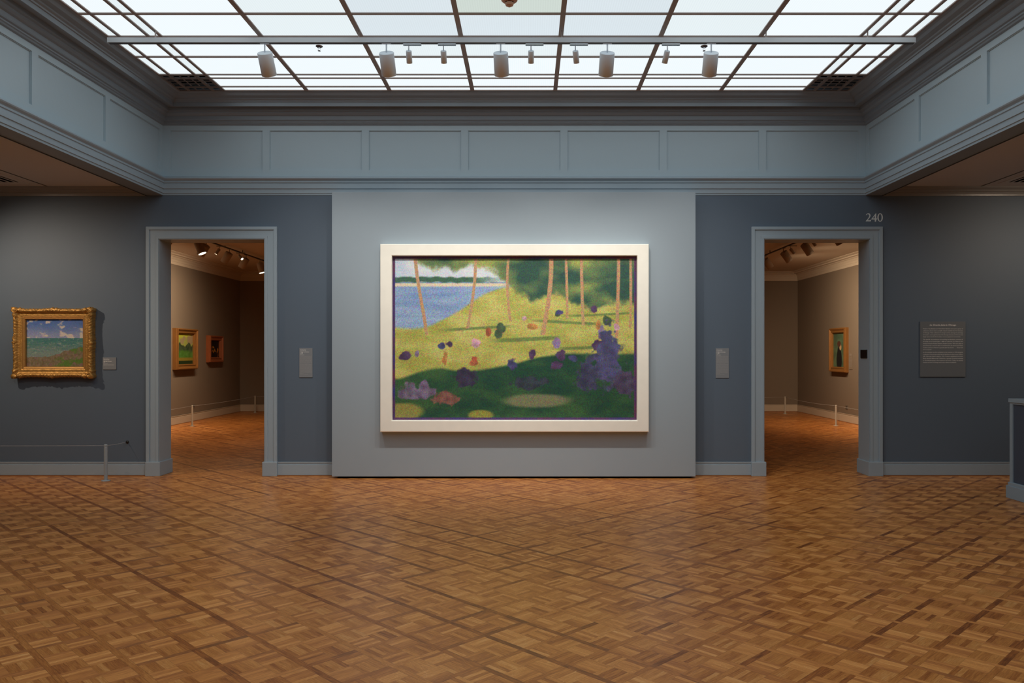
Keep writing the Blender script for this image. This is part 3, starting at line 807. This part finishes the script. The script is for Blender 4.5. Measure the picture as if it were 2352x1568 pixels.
# label beside the tall picture and small labels / sockets in the gallery
t = plate('wall_label', 'tiny brown-grey label beside the tall picture seen through the right doorway', 'label', 0, 0, .17, .36, M_gwall, rz=-PI / 2, pos=(GX1, ycam(17.62), 1.37))
bm = bmesh.new(); 
for zz in (.16, .145, .125): dashes(bm, -.06, .05, zz, -.0085, .007, R)
for k in range(14): dashes(bm, -.07, .07, .08 - k * .015, -.0085, .003, R)
obj('lettering', bm, M_ink2, t)
t = thing('power_outlet', 'small socket plate above the skirting in the gallery through the left doorway', 'outlet', (GX0, ycam(18.15), .335), PI / 2)
bm = bmesh.new(); box(bm, -.06, .06, -.008, 0, -.045, .045, bev=.002); obj('cover', bm, M_outlet, t)
for q in (-.021, .021): obj('socket', B(q - .009, q + .009, -.010, -.007, -.02, .02), M_black, t)
t2, _ = dup(t); t2.location = (GX1, ycam(17.85), .335); t2.rotation_euler = (0, 0, -PI / 2)
tag(t2, 'small socket plate above the skirting in the gallery through the right doorway', 'outlet')

# ================================================================= BARRIERS
def post(label, x, y, m, group):
    t = thing('barrier_post', label, 'post', (x, y, 0), 0, group)
    bm = bmesh.new(); lathe(bm, [(0, 0), (.052, 0), (.053, .004), (.050, .008), (.024, .011), (0, .011)]); obj('base', bm, m, t, smooth=False)
    bm = bmesh.new(); lathe(bm, [(0, .0), (.0205, .0), (.0205, .405), (.0185, .410), (.0185, .414), (.0205, .418), (.0205, .438), (.017, .444), (0, .446)]); obj('pole', bm, m, t)
    return t
def cable(label, pts, group=None, sag=.01, r=.0028):
    bm = bmesh.new(); P_ = []
    for a, b in zip(pts, pts[1:]):
        a, b = Vector(a), Vector(b)
        for k in range(12):
            t_ = k / 12; q = a.lerp(b, t_); q.z -= sag * 4 * t_ * (1 - t_); P_.append(q)
    P_.append(Vector(pts[-1])); tube(bm, P_, r, 6)
    return tag(obj('barrier_cable', bm, M_cable, None, smooth=True), label, 'cable', group)
px, py = -4.972, ycam(9.684)
post('low blue-grey barrier post on the floor in front of the gold-framed seascape', px, py, M_post, None)
cable('long thin cable of the low barrier in front of the gold-framed seascape', [(-7.9, py, .430), (px - .02, py, .430)], sag=.004, r=.0022)
cable('short cable from the blue-grey barrier post back to the wall hook', [(px + .02, py, .432), (-4.913, -.035, .432)], sag=.006, r=.0024)
h = thing('wall_hook', 'small round eyelet on the dark wall left of the left doorway where the cable ends', 'hook', (-4.913, 0, .428), 0)
bm = bmesh.new(); lathe(bm, [(0, 0), (.020, 0), (.020, .005), (.012, .008), (.007, .012), (.007, .034), (0, .034)], 24)
bmesh.ops.transform(bm, matrix=Matrix.Rotation(PI / 2, 4, 'X'), verts=bm.verts); obj('rosette', bm, M_dark, h, smooth=False)
LP = [(-7.14 + CAMX, ycam(16.89)), (-7.10 + CAMX, ycam(20.66))]
RP = [(6.58 + CAMX, ycam(16.98)), (6.56 + CAMX, ycam(20.28))]
post('low barrier post under the green garden picture, seen through the left doorway', *LP[0], M_post2, None)
post('low barrier post in the far corner, seen through the left doorway', *LP[1], M_post2, None)
post('low barrier post nearer the doorway under the tall picture, seen through the right doorway', *RP[0], M_post2, None)
post('farther low barrier post against the dark end wall, seen through the right doorway', *RP[1], M_post2, None)
cable('barrier cable running past the pictures through the left doorway', [(LP[0][0], 1.2, .43), (LP[0][0], LP[0][1] - .02, .43)], sag=.01)
cable('barrier cable between the two posts through the left doorway', [(LP[0][0], LP[0][1] + .02, .43), (LP[1][0], LP[1][1] - .02, .43)], sag=.02)
cable('barrier cable along the end wall through the left doorway', [(LP[1][0] + .02, LP[1][1], .43), (-1.5, LP[1][1], .43)], sag=.02)
cable('barrier cable running towards us under the tall picture through the right doorway', [(RP[0][0], 1.2, .43), (RP[0][0], RP[0][1] - .02, .43)], sag=.01)
cable('barrier cable between the two posts through the right doorway', [(RP[0][0], RP[0][1] + .02, .43), (RP[1][0], RP[1][1] - .02, .43)], sag=.03)
cable('barrier cable along the end wall through the right doorway', [(RP[1][0] - .02, RP[1][1], .43), (1.5, RP[1][1], .43)], sag=.02)

# ================================================================= HALF WALL AT RIGHT EDGE
t = thing('half_height_wall', 'waist-high blue-grey partition with dark inset panel at the right edge of the photo', 'partition', (5.36, -1.54, 0))
hx, hy, hz = 1.3, -1.6, 1.07
bm = bmesh.new(); box(bm, 0.012, hx, hy, -.0, 0.0, hz - .045); obj('core', bm, M_inset, t)
bm = bmesh.new(); box(bm, -.012, hx + .01, hy - .01, .012, hz - .042, hz, bev=.004); obj('top_cap', bm, M_trim, t)
bm = bmesh.new()
box(bm, 0, .0115, -.045, 0, .16, hz - .060); box(bm, 0, .0115, hy, hy + .045, .16, hz - .060); box(bm, 0, .0115, hy, 0, hz - .060, hz - .043)
box(bm, 0, hx, 0.0005, .006, .16, hz - .043)
obj('face_frame', bm, M_trim, t)
bm = bmesh.new(); box(bm, -.026, hx + .02, hy - .02, .032, 0, .135, bev=.004); box(bm, -.014, hx + .01, hy - .01, .018, .130, .172, bev=.006)
obj('plinth', bm, M_trim, t)

# ================================================================= LIGHT TRACKS AND LAMPS
TZ = 4.660; TY = ycam(7.9)
t = thing('light_track', 'long blue-grey lighting track hung across under the skylight', 'track', (0.01, TY, TZ))
bm = bmesh.new(); box(bm, -4.01, 4.01, -.024, .024, -.024, .026, bev=.002); obj('channel', bm, M_rail, t)
bm = bmesh.new(); box(bm, -4.0, 4.0, -.020, .020, -.0275, -.0235); obj('slot', bm, M_slot, t)
for x in (-3.54, -1.52, .5, 2.53, 3.54): obj('hanger', B(x - .005, x + .005, -.005, .005, .026, ZC - TZ + .002), M_bar, t)

def lamp_parts(big, m, drop, name='spotlight'):
    t = bpy.data.objects.new(name, None); C.objects.link(t)
    r, Lc = (.0735, .222) if big else (.0285, .120)
    bm = bmesh.new()
    if big: box(bm, -.045, .045, -.012, .012, -.004, .002, bev=.001)
    else: box(bm, -.055, .125, -.014, .014, -.018, .001, bev=.003)
    obj('adapter', bm, M_chrome if not big else m, t)
    bm = bmesh.new(); tube(bm, [(0, 0, -.003), (0, 0, -drop + .004)], .0075 if big else .0060, 12); obj('stem', bm, m, t, smooth=True)
    bm = bmesh.new()
    lathe(bm, [(0, 0), (r * .93, 0), (r * .985, -.003), (r, -.008), (r, -Lc), (r * .94, -Lc), (r * .93, -Lc + .03), (0, -Lc + .03)], 48)
    o = obj('lamp_can', bm, m, t, loc=(0, 0, -drop))
    for p_ in o.data.polygons:
        if abs(p_.normal.z) < .5: p_.use_smooth = True
    bm = bmesh.new(); lathe(bm, [(0, 0), (r * .92, 0), (r * .90, -.004), (0, -.006)], 32)
    l = obj('lens', bm, M_lens if m is M_can2 else M_lensdim, o, loc=(0, 0, -Lc + (.022 if m is not M_can2 else .004)))
    return t
def spot(parent, energy, angle, blend, col, rad, z, d=None):
    ld = bpy.data.lights.new('lamp_beam', 'SPOT'); ld.energy = energy; ld.spot_size = math.radians(angle); ld.spot_blend = blend
    ld.color = col; ld.shadow_soft_size = rad
    o = bpy.data.objects.new('lamp_beam', ld); C.objects.link(o); o.parent = parent; o.location = (0, 0, z)
    if d is not None:
        o.rotation_mode = 'QUATERNION'
        o.rotation_quaternion = parent.rotation_euler.to_quaternion().inverted() @ Vector(d).normalized().to_track_quat('-Z', 'Y')
    return o
def aim(can, d):
    d = Vector(d).normalized(); can.rotation_euler = d.to_track_quat('-Z', 'Y').to_euler()

proto_big = lamp_parts(True, M_can, .088)
proto_small = lamp_parts(False, M_can, .070)
names = ['leftmost', 'second from left', 'middle', 'fourth from left', 'rightmost']
def place(proto, first, loc, label, group, d):
    if first: r = proto; kids = list(r.children)
    else: r, kids = dup(proto)
    r.location = loc; tag(r, label, 'spotlight', group)
    can = [k for k in kids if k.name.startswith('lamp_can')][0]
    aim(can, d); return r, can
WARM = (1.0, .94, .86)
BIG = [(-2.444, .02), (-1.234, .02), (-.098, .03), (.963, -.02), (1.996, .03)]
for k, (x, dx) in enumerate(BIG):
    r, can = place(proto_big, k == 0, (x, TY, TZ - .0275), f'large pale cylinder spotlight on the hall track, {names[k]} of the five big ones', 'large track spotlights in the hall', (dx, .574, -.82))
    if k: 
        pass
    BIG[k] = (x, dx, can)
SMALL = [(-1.012, -.02), (-.667, -.01), (.204, .0), (.645, .13), (1.560, -.14)]
for k, (x, dx) in enumerate(SMALL):
    r, can = place(proto_small, k == 0, (x, TY, TZ - .0275), f'small slim cylinder spotlight on the hall track, {names[k]} of the five slim ones', 'slim track spotlights in the hall', (dx, .574, -.82))
    SMALL[k] = (x, dx, can)
for k, (x, dx, can) in enumerate(BIG): spot(can, 98, 88, 1.0, WARM, .05, -.235, (dx, .51, -.88))
for x, dx, can in SMALL: spot(can, 34, 60, 1.0, WARM, .02, -.13, (dx, .54, -.86))

# gallery tracks
def gtrack(x, label):
    t = thing('light_track', label, 'track', (x, 0, 3.64))
    bm = bmesh.new(); box(bm, -.014, .014, .8, 10.4, -.012, .010, bev=.001); obj('channel', bm, M_dark, t)
    for yv in (1.5, 4, 6.5, 9): obj('hanger', B(-.006, .006, yv - .006, yv + .006, .010, .062), M_dark, t)
gtrack(-5.785, 'thin dark lighting track on the gallery ceiling through the left doorway')
gtrack(5.225, 'thin dark lighting track on the gallery ceiling through the right doorway')
gb = lamp_parts(True, M_can2, .075); gs = lamp_parts(False, M_can2, .065)
fb_, fs_ = [True], [True]
def glamp(x, D, big, d, label, e, ang=70):
    p, f = (gb, fb_) if big else (gs, fs_)
    r, can = place(p, f[0], (x, ycam(D), 3.628), label, 'spotlights on the gallery tracks', d); f[0] = False
    return (can, e, ang, big, d)
G = []
xl, xr = -5.785, 5.225
G.append(glamp(xl, 13.35, True, (-.62, .1, -.75), 'large brown cylinder spotlight cut off at the left edge of the left doorway opening', 34))
G.append(glamp(xl, 14.33, True, (.38, .0, -.90), 'large spotlight with lit mouth turned to us, first inside the left doorway', 60))
G.append(glamp(xl, 14.72, True, (-.55, .15, -.80), 'large spotlight aimed at the left wall, right behind the first lit one', 34))
G.append(glamp(xl, 15.34, False, (-.50, -.14, -.80), 'slim lit spotlight, nearer of two slim ones through the left doorway', 26, 50))
G.append(glamp(xl, 15.86, True, (-.55, .15, -.80), 'large unlit-looking spotlight between the two slim lit ones, left doorway', 34))
G.append(glamp(xl, 16.38, False, (.66, -.36, -.62), 'slim lit spotlight, farther of two slim ones through the left doorway', 26, 50))
G.append(glamp(xl, 16.80, True, (-.50, .15, -.80), 'large spotlight just right of the farther slim lit one, left doorway', 30))
G.append(glamp(xl, 17.65, True, (.25, .0, -.95), 'farthest large spotlight with lit mouth, by the right casing of the left doorway', 60))
G.append(glamp(xr, 16.94, True, (.60, .15, -.78), 'farthest brown spotlight, half hidden by the left casing of the right doorway', 46))
G.append(glamp(xr, 15.72, True, (.60, .15, -.78), 'large brown spotlight, first whole one from the left through the right doorway', 46))
G.append(glamp(xr, 15.30, False, (.60, .05, -.75), 'slim spotlight hanging beside the first whole large one, right doorway', 16, 50))
G.append(glamp(xr, 14.56, True, (.60, .15, -.78), 'large brown spotlight in the middle of the right doorway opening', 46))
G.append(glamp(xr, 14.15, False, (.55, .05, -.75), 'slim spotlight hanging beside the middle large one, right doorway', 16, 50))
G.append(glamp(xr, 13.15, True, (.60, .15, -.78), 'nearest brown spotlight, its tip showing under the lintel of the right doorway', 40))
GK = 9.0
for can, e, ang, big, d in G:
    if abs(d[0]) >= .5 and d[0] * (1 if can.parent.location.x > 0 else -1) > 0: bd, k = (math.copysign(.95, d[0]), .25 if d[0] < 0 else .55, -.80), (.44 if d[0] < 0 else .42)
    else: bd, k = d, .22
    spot(can, e * GK * k, ang + 65, 1.0, (1.0, .76, .52), .06 if big else .02, -.235 if big else -.128, bd)

# aisle spotlights outside the frame light the side walls
ag = lamp_parts(True, M_can, .075)
AIS = [(-6.95, -1.9, (.45, .72, -.82), 42, 'large spotlight on the left aisle ceiling lighting the gold-framed seascape'),
       (-5.4, -3.4, (-.1, .75, -.6), 11, 'large spotlight on the left aisle ceiling washing the wall by the doorway'),
       (7.2, -2.2, (-.25, .75, -.55), 26, 'large spotlight on the right aisle ceiling washing the wall by the text panel')]
first = True
for (x, y, d, e, lab) in AIS:
    r, can = place(ag, first, (x, y, 3.66), lab, 'aisle ceiling spotlights', d); first = False
    AIS[AIS.index((x, y, d, e, lab))] = (can, e)
for can, e in AIS: spot(can, e * 3.3, 100, 1.0, (1.0, .80, .61), .04, -.235)

# ================================================================= CEILING FITTINGS
def sprinkler(label, x, y, first=[None]):
    if first[0] is None:
        t = thing('sprinkler', label, 'sprinkler', (x, y, ZC + .014)); first[0] = t
        bm = bmesh.new(); lathe(bm, [(0, .002), (.036, .002), (.037, -.004), (.026, -.012), (.012, -.014), (0, -.014)], 28); obj('flange', bm, M_sprk, t)
        bm = bmesh.new()
        lathe(bm, [(0, -.012), (.009, -.012), (.008, -.022), (0, -.022)], 16)
        for s in (-1, 1): tube(bm, [(s * .008, 0, -.020), (s * .013, 0, -.032), (s * .004, 0, -.046)], .0018, 8)
        obj('yoke', bm, M_chrome, t)
        bm = bmesh.new(); lathe(bm, [(0, -.045), (.005, -.045), (.014, -.049), (.015, -.051), (0, -.051)], 20); obj('deflector', bm, M_sprk, t)
    else:
        t, _ = dup(first[0]); t.location = (x, y, ZC + .014); tag(t, label, 'sprinkler')
    t['group'] = 'skylight sprinklers'
sprinkler('small dark sprinkler under the left part of the skylight, beside the leftmost big spotlight', -2.015, ycam(8.33))
sprinkler('small dark sprinkler under the right part of the skylight, beside the rightmost big spotlight', 2.02, ycam(8.33))
t = thing('smoke_detector', 'peach-coloured round smoke detector at the top centre of the skylight', 'smoke detector', (0.005, ycam(7.22), ZC + .014))
bm = bmesh.new(); lathe(bm, [(0, .002), (.068, .002), (.074, -.006), (.074, -.014), (.060, -.026), (.050, -.030), (0, -.030)], 40); obj('base', bm, M_detector, t)
bm = bmesh.new(); lathe(bm, [(0, -.030), (.036, -.030), (.036, -.040), (0, -.040)], 32); obj('vent_slot', bm, M_black, t)
bm = bmesh.new(); lathe(bm, [(0, -.040), (.040, -.038), (.040, -.046), (.034, -.060), (.020, -.066), (.012, -.072), (0, -.074)], 32)
for k in range(6):
    a = k * PI / 3; box(bm, .034 * math.cos(a) - .003, .034 * math.cos(a) + .003, .034 * math.sin(a) - .003, .034 * math.sin(a) + .003, -.052, -.028)
obj('sensor_head', bm, M_detector, t)
for x, D, lab in ((-4.88 + CAMX, 15.35, 'small dark round fitting in the gallery ceiling through the left doorway'), (4.40 + CAMX, 15.45, 'small dark round fitting in the gallery ceiling through the right doorway')):
    bm = bmesh.new(); lathe(bm, [(0, 0), (.045, 0), (.048, -.008), (.035, -.014), (0, -.014)], 28, (x, ycam(D), GZ)); tag(obj('ceiling_speaker', bm, M_dark), lab, 'ceiling fitting')

# ================================================================= WORLD, CAMERA, VIEW
w = bpy.data.worlds.new('world'); bpy.context.scene.world = w; w.use_nodes = True
w.node_tree.nodes['Background'].inputs[0].default_value = (0, 0, 0, 1); w.node_tree.nodes['Background'].inputs[1].default_value = 0
cd = bpy.data.cameras.new('camera'); cam = bpy.data.objects.new('camera', cd); C.objects.link(cam)
cam.location = (CAMX, CAMY, CAMZ); cam.rotation_euler = (PI / 2, 0, 0)
cd.sensor_width = 36; cd.sensor_fit = 'HORIZONTAL'; cd.lens = F / 2352 * 36
cd.shift_x = -37 / 2352; cd.shift_y = 26 / 2352; cd.clip_start = .05; cd.clip_end = 100
sc = bpy.context.scene; sc.camera = cam
sc.view_settings.view_transform = 'Standard'; sc.view_settings.look = 'None'
sc.view_settings.gamma = 1; sc.view_settings.exposure = 0.0; sc.view_settings.use_curve_mapping = False
sc.cycles.max_bounces = 8; sc.cycles.diffuse_bounces = 5; sc.cycles.sample_clamp_indirect = 4.0
